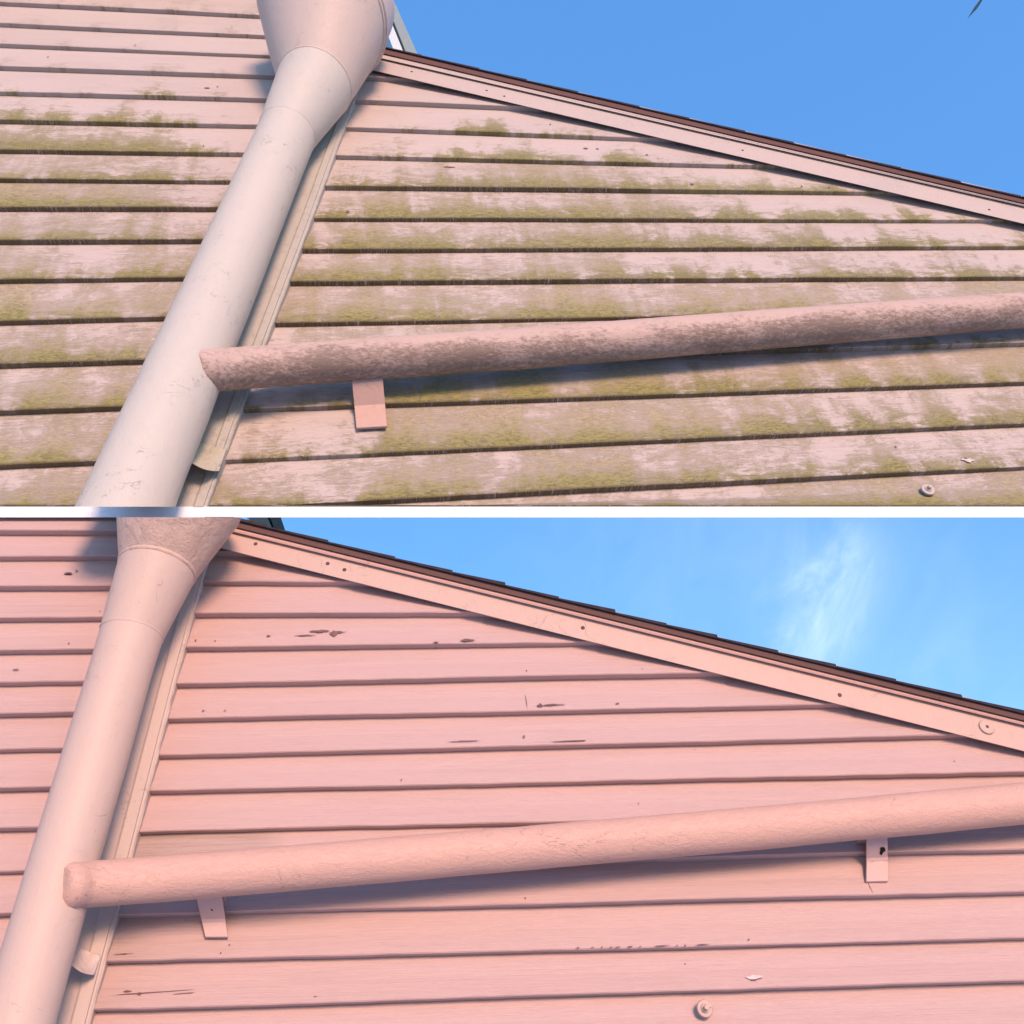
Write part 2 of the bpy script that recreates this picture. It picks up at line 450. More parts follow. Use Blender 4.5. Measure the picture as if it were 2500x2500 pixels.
def ring_loft(mb, st, seg=64, caps=True, wob=0.0, seed=0.0):
    """st: (centre, radius, axis) rings, finely interpolated between given ones"""
    rings = []
    for i in range(len(st) - 1):
        (c0, r0, a0), (c1, r1, a1) = st[i], st[i + 1]
        m = max(1, int((c1 - c0).length / .03))
        for k in range(m):
            t = k / m; rings.append((c0.lerp(c1, t), r0 + (r1 - r0) * t, a0.lerp(a1, t).normalized()))
    rings.append(st[-1]); ref = Vector((1, 0, 0)); vs = []
    for c, r, a in rings:
        a = a.normalized(); u = (ref - a * ref.dot(a)).normalized(); v = a.cross(u)
        for k in range(seg):
            th = 2 * math.pi * k / seg; q = c + (u * math.cos(th) + v * math.sin(th)) * r
            if wob: q += (q - c).normalized() * (wob * mnoise.noise(q * 8 + Vector((seed, 0, 0))) + wob * .35 * mnoise.noise(q * 40))
            vs.append(q)
    fs = [(i * seg + k, i * seg + (k + 1) % seg, (i + 1) * seg + (k + 1) % seg, (i + 1) * seg + k)
          for i in range(len(rings) - 1) for k in range(seg)]
    if caps: fs += [tuple(range(seg))[::-1], tuple(range((len(rings) - 1) * seg, len(rings) * seg))]
    mb.add(vs, fs)
def station(px, py, hw, y, axis):
    c = P(px, py, y); return (c, hw * depth(c) / F, axis)

def seam_bead(mb, c, r, axis, w_=.0013):
    """a soft painted solder seam round a pipe"""
    ring_loft(mb, [(c - axis * w_ * 2.2, r * 1.000, axis), (c - axis * w_, r + w_ * .7, axis), (c, r + w_, axis),
                   (c + axis * w_, r + w_ * .7, axis), (c + axis * w_ * 2.2, r * 1.000, axis)], caps=False)

def shingle_roof(name, parent, A, B, ya, yb, yfront, step_px, seed, drop=7):
    """courses seen edge-on from under the gable; each course a slightly tilted slab"""
    mb = MB(); rnd = random.Random(seed); x = A
    k = (yb - ya) / (B - A)
    while x < B:
        x2 = x + step_px * rnd.uniform(.85, 1.15)
        p0 = P(x, ya + k * (x - A) + drop, yfront); p1 = P(x2, ya + k * (x2 - A) + drop, yfront)
        t0, t1 = (.0050, .0100) if A > 600 else (.0030, .0070)                     # thin at the head, thick at the exposed foot
        j = rnd.uniform(-.0012, .0015)
        yf = rnd.uniform(-.001, .001)
        A4 = [p0, p1, p1 + Vector((0, 0, t1 + j)), p0 + Vector((0, 0, t0))]
        A4 = [Vector((v.x, yfront + yf, v.z)) for v in A4]
        mb.prism(A4, [Vector((v.x, .30, v.z)) for v in A4]); x = x2 + 0.2
    return mb.build(name, M_shing, parent)

def nail(parent, px, py, y, r=.0036):
    mb = MB(); mb.disc(P(px, py, y), r, .0012, seg=12); mb.build('nail', M_nail, parent, smooth=False)
def washer_screw(parent, px, py, y, mat, rw=.016, hexed=True):
    c = P(px, py, y); a = Vector((0, -1, 0))
    mb = MB(); mb.tube([c, c + a * .001, c + a * .003, c + a * .0034], [rw, rw, rw * .92, rw * .80], 28)
    s = mb.build('screw', mat, parent, smooth=True)
    if hexed:
        mb = MB(); mb.tube([c + a * .003, c + a * .0055, c + a * .0062], [rw * .55, rw * .5, rw * .40], 20)
        mb.tube([c + a * .006, c + a * .012, c + a * .013], [rw * .33, rw * .33, rw * .26], 6)
        mb.build('screw_head', mat, s)
    else:
        mb = MB(); mb.disc(c + a * .0034, rw * .2, .001, seg=10); mb.build('screw_head', M_nail, s)

def bracket(parent, tl, tr, bl, br, fold, yrail, mat, hole=None, tail=None):
    """flat strap hanging from the underside of the pipe, folded back onto the boards"""
    yb = -TB - .004
    cx = lambda a, b, t: (a[0] + (b[0] - a[0]) * t, a[1] + (b[1] - a[1]) * t)
    rows = [(0.0, yrail + .012), (.1, yrail + .016), (fold, yb - .005), (fold + .08, yb - .002), (1.0, yb - .001)]
    th = .0055; front = []; back = []
    for t, y in rows:
        l = P(*cx(tl, bl, t), y); r = P(*cx(tr, br, t), y)
        front.append((l, r)); back.append((l + Vector((0, th, -.001)), r + Vector((0, th, -.001))))
    mb = MB(); n = len(rows); vs = [v for p in front for v in p] + [v for p in back for v in p]; fs = []
    for i in range(n - 1):
        a = 2 * i; b = 2 * n + 2 * i
        fs += [(a, a + 2, a + 3, a + 1), (b, b + 1, b + 3, b + 2), (a, b, b + 2, a + 2), (a + 1, a + 3, b + 3, b + 1)]
    fs += [(0, 1, 2 * n + 1, 2 * n), (2 * n - 2, 4 * n - 2, 4 * n - 1, 2 * n - 1)]
    mb.add(vs, fs)
    # saddle that runs on under the pipe
    l, r = front[0]
    mb.prism([l, r, r + Vector((0, .004, .003)), l + Vector((0, .004, .003))],
             [l + Vector((0, .05, .0)), r + Vector((0, .05, .0)), r + Vector((0, .05, .003)), l + Vector((0, .05, .003))])
    o = mb.build('bracket', mat, parent, bevel=.0008)
    if hole:
        h = MB(); c = P(*hole, yb - .012); rnd = random.Random(int(hole[0])); n = 11; rs = hole_r = (.0022 if tail is None else tail)
        u = (front[2][0] - front[1][0]).normalized(); nrm = (front[1][1] - front[1][0]).cross(u).normalized()
        if nrm.y > 0: nrm = -nrm
        # drop the mark onto the face of the strap
        a0 = front[1][0]; d = (c - CAMP).normalized(); t = (a0 - CAMP).dot(nrm) / d.dot(nrm); c = CAMP + d * t + nrm * .0008
        X = (front[1][1] - front[1][0]).normalized()
        h.add([c + (X * math.cos(k * 2 * math.pi / n) * .7 + u * math.sin(k * 2 * math.pi / n) * 1.2) * rs * rnd.uniform(.5, 1.2) for k in range(n)], [tuple(range(n))])
        h.build('bare_spot', M_dark, o)

def curled_strap(parent, tl, tr, br, bl, mat):
    mb = MB(); n = 9; top = []
    for i in range(n):
        for j in range(n):
            u, v = j / (n - 1), i / (n - 1)
            x = (tl[0] * (1 - u) + tr[0] * u) * (1 - v) + (bl[0] * (1 - u) + br[0] * u) * v
            y = (tl[1] * (1 - u) + tr[1] * u) * (1 - v) + (bl[1] * (1 - u) + br[1] * u) * v
            y += 12 * math.sin(math.pi * u) * v * .6
            yo = -.026 - .006 - .040 * v * v * (1 - u) - .012 * v - .003 * math.sin(9 * u + 3 * v)
            top.append(P(x, y, yo))
    vs = top + [p + Vector((0, .003, .001)) for p in top]; fs = []; m = n * n
    for i in range(n - 1):
        for j in range(n - 1):
            a = i * n + j
            fs += [(a, a + 1, a + n + 1, a + n), (m + a, m + a + n, m + a + n + 1, m + a + 1)]
    for i in range(n - 1):
        for a, b in ((i, i + 1), ((n - 1) * n + i, (n - 1) * n + i + 1), (i * n, (i + 1) * n), (i * n + n - 1, (i + 1) * n + n - 1)):
            fs.append((a, b, m + b, m + a))
    mb.add(vs, fs); mb.build('pipe_strap', mat, parent, smooth=True)

def corner_board(parent, edge, mat, wide, yo=-.026, lip=(9, 22)):
    """upright board with a thin raised lip and a bead of caulk along its right edge"""
    mb = MB()
    for (pa, pb) in zip(edge, edge[1:]):
        a, b = P(*pa, yo), P(*pb, yo)
        L = Vector((-wide, 0, 0))
        def loop(p): return [p + L, Vector((p.x, yo, p.z)), Vector((p.x, .0, p.z)), Vector((p.x - wide, 0, p.z))]
        mb.prism(loop(a), loop(b))
        a2, b2 = P(pa[0] - lip[0], pa[1], yo - .004), P(pb[0] - lip[0], pb[1], yo - .004)
        w2 = .020
        mb.prism([a2 + Vector((-w2, .003, 0)), a2 + Vector((-w2 + .004, 0, 0)), a2, a2 + Vector((0, .0042, 0))],
                 [b2 + Vector((-w2, .003, 0)), b2 + Vector((-w2 + .004, 0, 0)), b2, b2 + Vector((0, .0042, 0))])
    o = mb.build('corner_board', mat, parent)
    mb = MB(); pts = []
    for (pa, pb) in zip(edge, edge[1:]):
        for k in range(24):
            t = k / 24; q = P(pa[0] + (pb[0] - pa[0]) * t, pa[1] + (pb[1] - pa[1]) * t, yo + .004)
            q.x += .0010 * mnoise.noise(q * 40); pts.append(q)
    mb.tube(pts, [-0.0 + .0028 + .0012 * mnoise.noise(p * 55) for p in pts], 8); mb.build('caulk_bead', mat, o, smooth=True)
    return o

def rake(house, A, B, L, mats, nails, washer=None):
    """gable edge: fascia, moulding, metal drip edge.  L: dict of pixel heights at A and B"""
    mtrim, mmould = mats
    def sl(name, mat, prof, parent=house, bevel=0.0):
        mb = MB(); strips(mb, A, B, prof); return mb.build(name, mat, parent, bevel=bevel)
    (f0, f1), (f2, f3) = L['fas_top'], L['fas_bot']
    fy = -.028
    fa = sl('fascia', mtrim, [(f0 - 5, f1 - 5, fy), (f2, f3, fy), (f2 + 3, f3 + 3, -.004), (f0 + 8, f1 + 8, -.004)])
    m0, m1 = L['mo_top']; z_ = 0; g0, g1 = L['mo_bot']
    ml = MB()
    prof = [(m0, m1, -.035), (m0 * .5 + g0 * .5, m1 * .5 + g1 * .5, -.0365), (g0, g1, -.0345), (g0 + 3, g1 + 3, -.012), (m0 + 3, m1 + 3, -.010)]
    strips(ml, A, B, prof); ml.build('moulding', mmould, house)
    b0, b1 = L['br_top']
    sl('drip_edge', M_brown, [(b0, b1, -.042), (m0 - 3, m1 - 3, -.040), (m0 + 3, m1 + 3, -.030), (b0 + 6, b1 + 6, -.020)])
    # thin bright lip of the metal
    mb = MB(); strips(mb, A, B, [(b0 - 1, b1 - 1, -.0440), (b0 + 2.5, b1 + 2.5, -.0435), (b0 + 4, b1 + 4, -.039), (b0, b1, -.039)]); mb.build('drip_lip', M_pale, house)
    for n_ in nails: nail(fa, n_[0], n_[1], fy)
    if washer: washer_screw(fa, washer[0], washer[1], fy, mtrim, .0135, False)
    return fa

class XEdge:                                    # x as a function of z along a pixel polyline
    def __init__(s, pts, y=-.01): s.p = sorted([P(*q, y) for q in pts], key=lambda v: v.z)
    def __call__(s, z):
        p = s.p
        for a, b in zip(p, p[1:]):
            if z <= b.z or b is p[-1]:
                return a.x + (b.x - a.x) * (z - a.z) / (b.z - a.z)

seamline = Line((0, 1243), (2500, 1243), -.005)

# ================================================================== UPPER HOUSE
HU = thing('house', (0, .3, 2.2), 'mildewed pink clapboard gable wall with green algae streaks, above the white divider', 'house')
ryt = lambda a, b: (lambda x: 0)
rakeU = Line((962, 170), (2475, 522), -.012)
bR = [((608, 1348), (2475, 1248)), ((608, 1237), (2475, 1139)), ((556, 1121), (2475, 1034)), ((598, 997), (2475, 932)),
      ((650, 889), (2475, 837)), ((676, 787), (2475, 754)), ((708, 687), (2475, 675)), ((737, 608), (2475, 600)), ((763, 530), (2427, 535)),
      ((793, 453), (2110, 467)), ((815, 378), (1826, 402)), ((841, 309), (1528, 334)), ((857, 243), (1229, 259)), ((880, 186), (1229, 204)), ((880, 130), (1229, 150)), ((880, 70), (1229, 92))]
linesR = [Line(a, b, -TB) for a, b in bR]
# algae and dirt by row (bottom first): (pixel x, amount)
algR = [[(600, .2), (900, .2), (1000, .5), (2475, .45)],
        [(500, .15), (850, .25), (960, .55), (1500, .5), (2475, .35)],
        [(500, 0), (880, .1), (950, .75), (1200, .6), (1400, .45), (1900, .5), (2475, .45)],
        [(500, .1), (700, .05), (930, .25), (1000, .9), (1150, .75), (1500, .5), (2475, .62)],
        [(600, .1), (1200, .2), (1600, .45), (2050, .5), (2130, .35), (2475, .3)],
        [(600, .5), (800, .6), (1300, .55), (2475, .4)],
        [(650, .35), (760, .65), (1100, .6), (1600, .5), (1800, .45), (2475, .4)],
        [(650, .2), (740, .7), (1500, .75), (2100, .55), (2475, .42)],
        [(700, .2), (780, .55), (1100, .85), (1600, .95), (1690, .9), (1740, .35), (1850, .65), (2100, .45), (2475, .12)],
        [(780, .0), (860, .35), (1100, .6), (1650, .6), (1700, .8), (1760, .7), (2000, .6), (2100, .15), (2475, -.3)],
        [(800, -.4), (960, -.1), (1060, .55), (1350, .65), (1450, .35), (1560, .65), (1620, .1), (1700, -.2), (2475, -.5)],
        [(800, -.6), (980, -.15), (1150, .22), (1390, .15), (1450, -.3), (2475, -.8)],
        [(0, -.8)], [(0, -.8)], [(0, -.8)], [(0, -.8)]]
dirR = [[(500, .8), (2475, .9)],
        [(500, .5), (850, .4), (950, 1.0), (1700, .8), (1800, .55), (2475, .5)],
        [(500, .35), (880, .2), (960, 1.1), (1750, .9), (2000, .45), (2475, .55)],
        [(500, .45), (850, .5), (950, 1.25), (1600, .9), (1700, .4), (1800, .75), (2475, 1.0)],
        [(500, .6), (1500, .8), (2000, .8), (2100, .3), (2475, .2)],
        [(600, .9), (1300, .9), (2475, .9)],
        [(650, .7), (850, .9), (1500, .7), (1600, .35), (1900, .35), (2000, .8), (2100, .3), (2475, .3)],
        [(650, .35), (760, .85), (1400, .8), (1650, .6), (2000, .35), (2475, .15)],
        [(700, .3), (900, .8), (1650, 1.0), (1720, .5), (1760, .2), (2475, -.1)],
        [(780, .1), (1000, .6), (1450, .85), (1580, .55), (1680, .1), (2475, -.3)],
        [(800, -.1), (1060, .2), (1400, .2), (1700, 0), (2475, -.4)],
        [(800, -.4), (1100, .05), (1400, -.1), (2475, -.6)],
        [(0, -.5)], [(0, -.6)], [(0, -.6)], [(0, -.6)]]
edgeU = [(905, 130), (763, 529), (600, 965), (482, 1300)]
xeU = XEdge(edgeU)
def exU(mb):
    for i, (x, y, w_, h_) in enumerate([(1430, 357, 13, 3), (1460, 358, 9, 2), (1690, 449, 12, 4), (1958, 454, 6, 3), (2024, 457, 5, 3), (1095, 400, 30, 3), (1344, 300, 5, 3), (2190, 1085, 6, 4), (1580, 375, 6, 3), (848, 515, 12, 3)]):
        chip(mb, linesR, x, y, w_, h_, 1, i)
    chip(mb, linesR, 2363, 1122, 30, 9, 2, 5, .0012); chip(mb, linesR, 2358, 1118, 10, 3, 1, 6, .002)
gsU = siding('gable_siding', M_side_up, HU, linesR, xeU, lambda z: P(2700, 300).x, top=rakeU, algae=algR, dirt=dirR, extra=exU, seed=1.0, floor=seamline)

def slopeU(y): return lerp_tab([(10, .050), (57, .045), (162, .034), (297, .0186), (585, -.004), (777, -.024), (1130, -.043)], y)
yl = [1262, 1134, 1002, 888, 782, 681, 586, 505, 435, 364, 292, 223, 162, 107, 57, 5, -45, -95]
linesL = [Line((25, y), (525, y + 500 * slopeU(y)), -TB) for y in yl]
algL = [[(0, .3), (400, .3)], [(0, .25), (120, .2), (250, .35), (400, .1)], [(0, .35), (250, .25), (330, .3)], [(0, .45), (300, .5), (400, .2)], [(0, .5), (400, .35), (450, .1)],
        [(0, .3), (500, .45)], [(0, .35), (250, .55), (500, .25)], [(0, .75), (250, .7), (400, .45), (520, .2)], [(0, .35), (300, .45), (520, .15)],
        [(0, 1.05), (350, .95), (460, .6), (520, .25), (560, -.2)], [(0, .55), (230, .5), (300, .2), (400, .42), (460, .2), (500, -.5)], [(0, .12), (60, .1), (130, -.4), (390, 0), (430, .18), (480, -.4)],
        [(0, -.8)], [(0, -.8)], [(0, -.8)], [(0, -.8)], [(0, -.8)], [(0, -.8)]]
dirL = [[(0, .9)], [(0, .9), (300, .6)], [(0, .7)], [(0, .6), (330, .7)], [(0, 1.1), (400, .8)], [(0, .7), (500, .6)], [(0, .9), (520, .6)], [(0, 1.1), (400, .9), (520, .4)],
        [(0, .75), (500, .35)], [(0, .7), (350, .55), (500, .1)], [(0, .3), (450, .2), (500, -.2)], [(0, .0)], [(0, -.25), (300, -.1)], [(0, -.2)], [(0, -.1)], [(0, 0)], [(0, 0)], [(0, 0)]]
def exUL(mb):
    for i, (x, y, w_, h_) in enumerate([(505, 211, 16, 3), (530, 207, 5, 2), (115, 134, 5, 3), (330, 109, 5, 3), (497, 355, 4, 3)]): chip(mb, linesL, x, y, w_, h_, 1, i)
siding('siding', M_side_up, HU, linesL, lambda z: P(-200, -200).x, lambda z: xeU(z) - .07, algae=algL, dirt=dirL, extra=exUL, seed=9.0, floor=seamline)
cb = corner_board(HU, edgeU, M_corner_up, .13); cut(cb, SEAM_U, True)
cut(cb.children[0], SEAM_U, True)
rake(HU, 905, 2640, dict(fas_top=(140, 540.5), fas_bot=(170, 579), mo_top=(126, 531.5), mo_bot=(136, 535.5), br_top=(107, 513)),
     (M_trim_up, M_pale), [(1005, 175), (1188, 221), (1231, 235), (1813, 367), (2415, 512)])
shingle_roof('shingle_roof', HU, 905, 2640, 104, 511, -.0465, 136, 3, 4)
washer_screw(HU, 2265, 1196, -.016, M_trim_up, .0150)
# gable end of the taller roof, seen past the hopper
def back_trim(parent, strips_, ytop, ybot, y):
    for nm, mat, (xt0, xt1), (xb0, xb1), dy in strips_:
        mb = MB(); mb.prism([P(xt0, ytop, y + dy), P(xt1, ytop, y + dy), P(xb1, ybot, y + dy), P(xb0, ybot, y + dy)],
                            [P(xt0, ytop, y + dy) + Vector((0, .08, 0)), P(xt1, ytop, y + dy) + Vector((0, .08, 0)), P(xb1, ybot, y + dy) + Vector((0, .08, 0)), P(xb0, ybot, y + dy) + Vector((0, .08, 0))])
        mb.build(nm, mat, parent)
back_trim(HU, [('rear_trim', M_paleb, (868, 886), (972, 994), .0), ('rear_gap', M_dark, (880, 900), (986, 1005), .03), ('rear_verge', M_glass, (894, 908), (1000, 1027), .004)], -120, 150, .10)
# deep eave over the taller wall, just above the picture
mb = MB(); a = P(-300, -60, -.0); b = P(760, -60, 0)
zt = P(200, -75, -.02).z
mb.box((a.x, -.30, zt), (P(640, -60).x, .3, zt + .02)); mb.box((a.x, -.32, zt - .02), (P(640, -60).x, -.30, zt + .14))
mb.build('eave', M_trim_up, HU)

# ------------------------------------------------------------------ upper pipes
dU = P(250, 1235, -.11)
AX = (P(681, 375, -.105) - P(310, 1235, -.105)).normalized()
DU = thing('downpipe', dU, 'fat grey-pink rain pipe with a wide hopper on the mildewed wall', 'rain pipe')
y_s = -.108
mb = MB(); e1 = (P(768, 209, -.13) - P(700, 325, -.12)).normalized(); s1 = (AX + e1).normalized()
S1 = station(701, 326, 69, y_s, s1)
ring_loft(mb, [station(215, 1450, 116, y_s, AX), station(310, 1235, 105.5, y_s, AX), station(497.5, 800, 87, y_s, AX), station(668, 402, 70.5, y_s, AX), S1], wob=.0012, seed=2)
o = mb.build('shaft', M_shaft_up, DU, smooth=True); cut(o, SEAM_U, True)
zax = Vector((0.12, .10, 1)).normalized(); s2 = (e1 + zax).normalized()
S2 = station(768, 207, 91, -.125, s2)
mb = MB(); ring_loft(mb, [S1, S2], caps=False, wob=.001, seed=4); seam_bead(mb, S1[0], S1[1], S1[2]); mb.build('elbow', M_shaft_up, DU, smooth=True)
S3 = station(780, 38, 167, -.19, Vector((.42, .05, 1)).normalized())
mb = MB(); ring_loft(mb, [(S2[0], S2[1] * .995, S2[2]), S3], caps=False, wob=.0012, seed=5); seam_bead(mb, S2[0], S2[1], S2[2], .0018)
hop = mb.build('hopper', M_hop_up, DU, smooth=True)
c, r, a = S3; mb = MB()
ring_loft(mb, [(c, r, a), (c + a * .003, r + .004, a), (c + a * .009, r + .004, a), (c + a * .012, r + .000, a), (c + a * .020, r + .000, a), (c + a * .023, r + .004, a),
               (c + a * .030, r + .004, a), (c + a * .034, r - .002, a), (c + a * .16, r - .030, a)], caps=False)
mb.build('rim', M_hop_up, hop, smooth=True)
curled_strap(DU, (474, 1076), (552, 1098), (534, 1150), (462, 1126), M_flap_up)

def rail_pipe(root, pts, mat, seed, wob=.0012):
    st = [];
    P3 = [(P(x, y, yo), hw) for x, y, hw, yo in pts]
    for i, (c, hw) in enumerate(P3):
        d = (P3[min(i + 1, len(P3) - 1)][0] - P3[max(i - 1, 0)][0]).normalized()
        st.append((c, hw * depth(c) / F, d))
    mb = MB()
    # rings around a mostly x-directed axis: own frame
    rings = []
    for i in range(len(st) - 1):
        m = max(1, int((st[i + 1][0] - st[i][0]).length / .012))
        for k in range(m):
            t = k / m; rings.append((st[i][0].lerp(st[i + 1][0], t), st[i][1] + (st[i + 1][1] - st[i][1]) * t, st[i][2].lerp(st[i + 1][2], t).normalized()))
    rings.append(st[-1]); seg = 56; vs = []; Z = Vector((0, 0, 1))
    for c, r, a in rings:
        u = (Z - a * Z.dot(a)).normalized(); v = a.cross(u)
        for k in range(seg):
            th = 2 * math.pi * k / seg; q = c + (u * math.cos(th) + v * math.sin(th)) * r
            q += (q - c).normalized() * (wob * mnoise.noise(q * 9 + Vector((seed, 0, 0))) + wob * .5 * mnoise.noise(Vector((q.x * 30, q.y * 60, q.z * 60))))
            vs.append(q)
    fs = [(i * seg + k, i * seg + (k + 1) % seg, (i + 1) * seg + (k + 1) % seg, (i + 1) * seg + k) for i in range(len(rings) - 1) for k in range(seg)]
    fs += [tuple(range(seg))[::-1], tuple(range((len(rings) - 1) * seg, len(rings) * seg))]
    mb.add(vs, fs)
    return mb.build('pipe', mat, root, smooth=True)

RU = thing('water_pipe', P(500, 905, -.09), 'dirty pink sloping pipe with dark mould, across the mildewed boards', 'pipe')
rail_pipe(RU, [(471, 904, 22, -.139), (473, 904, 36, -.138), (478, 904, 46, -.136), (486, 904, 51, -.134), (494, 904, 52.5, -.131), (560, 901, 51.5, -.108), (700, 891, 51.5, -.085), (1250, 853, 50.5, -.072), (1897, 802, 47.5, -.070), (2475, 759, 44, -.070), (2640, 747, 43, -.070)], M_rail_up, 3, wob=.0005)
bracket(RU, (859, 926), (934, 920), (870, 1044), (945, 1040), .55, -.074, M_brk_up)

# ================================================================== WHITE DIVIDER
mb = MB()
a0, a1 = P(-200, SEAM_U, -.029), P(2700, SEAM_U, -.029); b0, b1 = P(-200, SEAM_L, -.0215), P(2700, SEAM_L, -.0215)
def bl(p, q): return [Vector((p.x, p.y, p.z)), Vector((q.x, q.y, q.z)), Vector((q.x, -.002, q.z + .0245)), Vector((p.x, -.002, p.z))]
L0 = bl(a0, b0); L1 = bl(a1, b1); mb.prism(L0, L1)
tag(mb.build('divider_board', M_white), 'long thin white divider between the mildewed view and the clean view', 'divider')  # border between the two views, built as a board

# ================================================================== LOWER HOUSE
HL = thing('house', (0, .3, 1.4), 'clean salmon pink clapboard gable wall below the white divider', 'house')
rakeL = Line((547, 1330), (2475, 1806), -.012)
class Lower:                                    # keeps both the gable edge and the white divider as the limit
    def __init__(s, f): s.f = f
    def __call__(s, x): return min(s.f(x) if s.f else 99, seamline(x) - .002)
bL = [((223, 2590), (2475, 2508)), ((223, 2467), (2475, 2396)), ((249, 2350), (2475, 2291)), ((278, 2235), (2475, 2178)),
      ((305, 2131), (2475, 2077)), ((340, 2031), (2475, 1985)), ((362, 1932), (2475, 1887)), ((386, 1845), (2318, 1797)), ((409, 1756), (2033, 1722)),
      ((427, 1671), (1722, 1646)), ((451, 1582), (1438, 1569)), ((472, 1499), (1126, 1498)), ((492, 1420), (835, 1421)), ((492, 1350), (835, 1351)), ((492, 1290), (835, 1291)), ((492, 1230), (835, 1231))]
linesRL = [Line(a, b, -TB) for a, b in bL]
for l_ in linesRL: l_.tb = .0195
edgeL = [(522, 1300), (421, 1690), (320, 2090), (207, 2530)]
xeL = XEdge(edgeL)
def exL(mb):
    ch = [(780, 1539, 55, 6), (815, 1545, 22, 13), (828, 1542, 36, 5), (745, 1551, 54, 3), (655, 1552, 12, 4), (478, 1565, 5, 4), (526, 1566, 4, 3), (1140, 1566, 46, 6), (1065, 1572, 18, 3),
          (167, 1399, 25, 3), (185, 1391, 5, 3), (1285, 1640, 5, 4), (1345, 1723, 70, 4), (1318, 1724, 16, 8), (1507, 1719, 12, 3), (1279, 1799, 6, 6), (1567, 1635, 3, 3), (497, 1736, 10, 3), (550, 1736, 8, 2),
          (1390, 1812, 110, 2.5), (1135, 1811, 90, 2.5), (2330, 1858, 3, 3), (1700, 1823, 4, 2), (1282, 2194, 5, 4), (1826, 2295, 6, 3), (1675, 2351, 4, 3), (355, 2424, 230, 2.2), (310, 2420, 24, 5), (340, 2427, 14, 6),
          (455, 2425, 60, 2), (560, 2307, 5, 3), (540, 2328, 4, 3), (300, 2330, 60, 2), (770, 2434, 9, 2.5)]
    ch += [(1285, 1712, 1.6, 30), (2122, 2165, 1.6, 24), (690, 1668, 4, 3), (980, 1905, 5, 3), (1560, 1960, 4, 3), (1180, 2020, 4, 3)]
    rc = random.Random(4); xx = 1405.0
    while xx < 1730:
        w_ = rc.choice((6, 10, 16, 30, 44)); ch.append((xx + w_ / 2, 2317 - (xx - 1400) * .028 + rc.uniform(-1, 1), w_, rc.uniform(1.6, 3.4))); xx += w_ + rc.choice((3, 6, 14, 26))
    for i, (x, y, w_, h_) in enumerate(ch): chip(mb, linesRL, x, y, w_, h_, 1, i)
    chip(mb, linesRL, 1842, 2390, 34, 9, 1, 3, .001); chip(mb, linesRL, 1840, 2386, 40, 9, 2, 4, .0018)
dirShadeLo = [[(0, 0)], [(200, .25), (330, .1), (500, 0)], [(200, .5), (420, .12), (700, 0)], [(230, .3), (350, .1), (500, .0)], [(250, .9), (500, .6), (620, .5), (700, 0), (2100, 0), (2160, .35), (2300, .15), (2475, .05)], [(0, 0)], [(0, 0)], [(0, 0)], [(0, 0)], [(0, 0)],
         [(0, 0)], [(470, .15), (600, 0)], [(480, .6), (560, .35), (700, 0)], [(480, .9), (560, .8), (640, .3), (740, 0)], [(0, .6)], [(0, .6)]]  # rows beside the hopper: its soft shade put in as colour
siding('gable_siding', M_side_lo, HL, linesRL, xeL, lambda z: P(2700, 1500).x, top=Lower(rakeL), dirt=dirShadeLo, extra=exL, seed=21.0, tb=.0195)
def slopeL(y): return lerp_tab([(1297, .003), (1360, -.002), (1510, -.008), (1667, -.014), (1830, -.02), (2250, -.032)], y)
yl2 = [2570, 2455, 2342, 2232, 2127, 2024, 1925, 1830, 1743, 1667, 1588, 1510, 1433, 1360, 1297, 1233]
linesLL = [Line((25, y), (525, y + 500 * slopeL(y)), -TB) for y in yl2]
for l_ in linesLL: l_.tb = .0195
def exLL(mb):
    for i, (x, y, w_, h_) in enumerate([(167, 1399, 25, 4), (186, 1391, 5, 3), (37, 1633, 17, 3), (169, 1572, 5, 3), (245, 1494, 4, 3)]): chip(mb, linesLL, x, y, w_, h_, 1, i)
siding('siding', M_side_lo, HL, linesLL, lambda z: P(-200, 1200).x, lambda z: xeL(z) - .07, top=Lower(None), extra=exLL, seed=33.0, tb=.0195)
corner = corner_board(HL, edgeL, M_corner_lo, .13); cut(corner, SEAM_L, False); cut(corner.children[0], SEAM_L, False)
rake(HL, 500, 2640, dict(fas_top=(1286.5, 1812), fas_bot=(1328, 1869), mo_top=(1271, 1796), mo_bot=(1281, 1805), br_top=(1250, 1772)),
     (M_trim_lo, M_pale_lo), [(624, 1328), (800, 1376), (841, 1391), (1423, 1533), (2050, 1697)], washer=(2408, 1776))
shingle_roof('shingle_roof', HL, 520, 2640, 1249, 1769, -.0465, 142, 8)
for o in HL.children:
    if o.name.split('.')[0] in ('fascia', 'moulding', 'drip_edge', 'drip_lip', 'shingle_roof'): cut(o, 1262, False)
washer_screw(HL, 1720, 2463, -.0195, M_trim_lo, .0115)
back_trim(HL, [('rear_trim', M_paleb, (600, 648), (625, 668), .0), ('rear_gap', M_dark, (645, 665), (660, 676), .03), ('rear_verge', M_glass, (656, 682), (672, 697), .004)], 1252, 1297, .10)

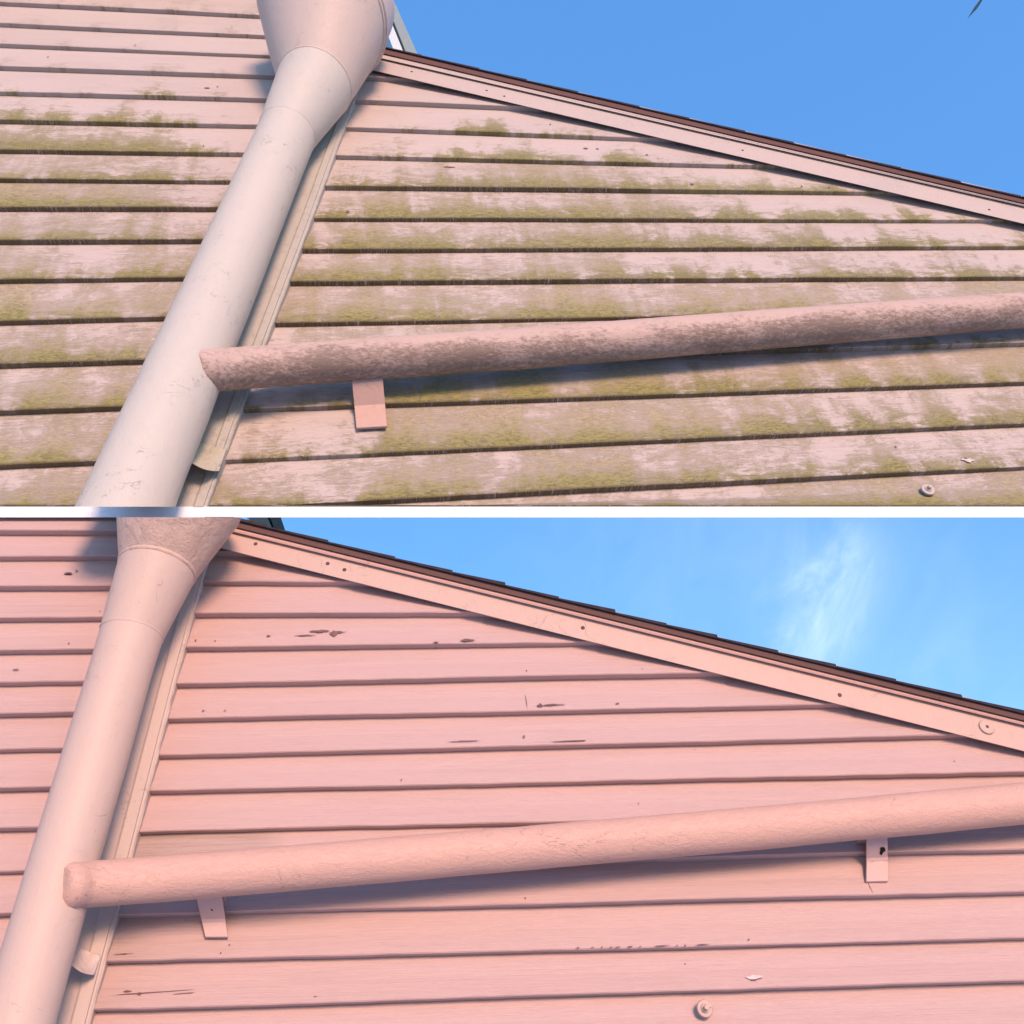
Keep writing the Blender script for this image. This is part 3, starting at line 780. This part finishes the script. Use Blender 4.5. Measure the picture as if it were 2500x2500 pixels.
DL = thing('downpipe', P(60, 2475, -.11), 'fat salmon rain pipe with a flaking hopper on the clean wall', 'rain pipe')
AXL = (P(310, 1586, y_s) - P(50, 2475, y_s)).normalized()
e1 = (P(384, 1392, -.128) - P(322, 1548, -.12)).normalized(); s1 = (AXL + e1).normalized()
S1 = station(322, 1548, 74, y_s, s1)
mb = MB(); ring_loft(mb, [station(10, 2620, 90, y_s, AXL), station(50, 2475, 86, y_s, AXL), station(221, 1887, 77, y_s, AXL), station(303, 1612, 73, y_s, AXL), S1], wob=.0012, seed=12)
mb.build('shaft', M_shaft_lo, DL, smooth=True)
s2 = (e1 + zax).normalized(); S2 = station(384, 1390, 92, -.122, s2)
mb = MB(); ring_loft(mb, [S1, S2], caps=False, wob=.001, seed=14); seam_bead(mb, S1[0], S1[1], S1[2]); mb.build('elbow', M_shaft_lo, DL, smooth=True)
S3 = station(436, 1205, 160, -.165, Vector((.36, .05, 1)).normalized())
mb = MB(); ring_loft(mb, [(S2[0], S2[1] * .995, S2[2]), S3, (S3[0] + zax * .15, S3[1] * 1.03, zax)], caps=False, wob=.0012, seed=15); seam_bead(mb, S2[0], S2[1], S2[2], .0018)
hop = mb.build('hopper', M_hop_lo, DL, smooth=True); cut(hop, SEAM_L, False)
curled_strap(DL, (187, 2312), (246, 2334), (228, 2380), (172, 2354), M_flap_lo)

RL = thing('water_pipe', P(200, 2160, -.09), 'salmon pink sloping pipe on two brackets, across the clean boards', 'pipe')
rail_pipe(RL, [(149, 2164, 12, -.144), (150, 2164, 28, -.1435), (154, 2164, 42, -.142), (161, 2163, 50, -.139), (172, 2163, 54.5, -.134), (190, 2161, 53, -.124), (230, 2158, 53, -.110), (400, 2145, 53, -.088), (1250, 2073, 51, -.074), (1900, 2017, 49.5, -.071), (2475, 1963, 48.5, -.070), (2640, 1948, 48, -.070)], M_rail_lo, 31, wob=.0007)
bracket(RL, (477, 2180), (540, 2176), (501, 2287), (556, 2287), .60, -.084, M_brk_lo, hole=(517, 2220))
bracket(RL, (2117, 2038), (2167, 2035), (2115, 2152), (2169, 2151), .50, -.071, M_brk_lo, hole=(2153, 2077), tail=.007)

# ------------------------------------------------------------------ twig hanging in from above
TW = MB()
a = P(2362, 45, -.5); b = P(2383, 18, -.5); c = P(2430, -50, -.5)
TW.tube([c + (c - b) * 1.5, c], [.003, .002], 8)
d = (b - a); s = Vector((d.z, 0, -d.x)).normalized() * .004
for k, (q0, q1, q2) in enumerate([(a, b, c)]):
    TW.prism([q0, q1 + s, q2, q1 - s], [q0 + Vector((0, .001, 0)), q1 + s + Vector((0, .001, 0)), q2 + Vector((0, .001, 0)), q1 - s + Vector((0, .001, 0))])
tag(TW.build('twig', M_leaf), 'tip of a dark leafy twig hanging into the blue sky, top right', 'twig')
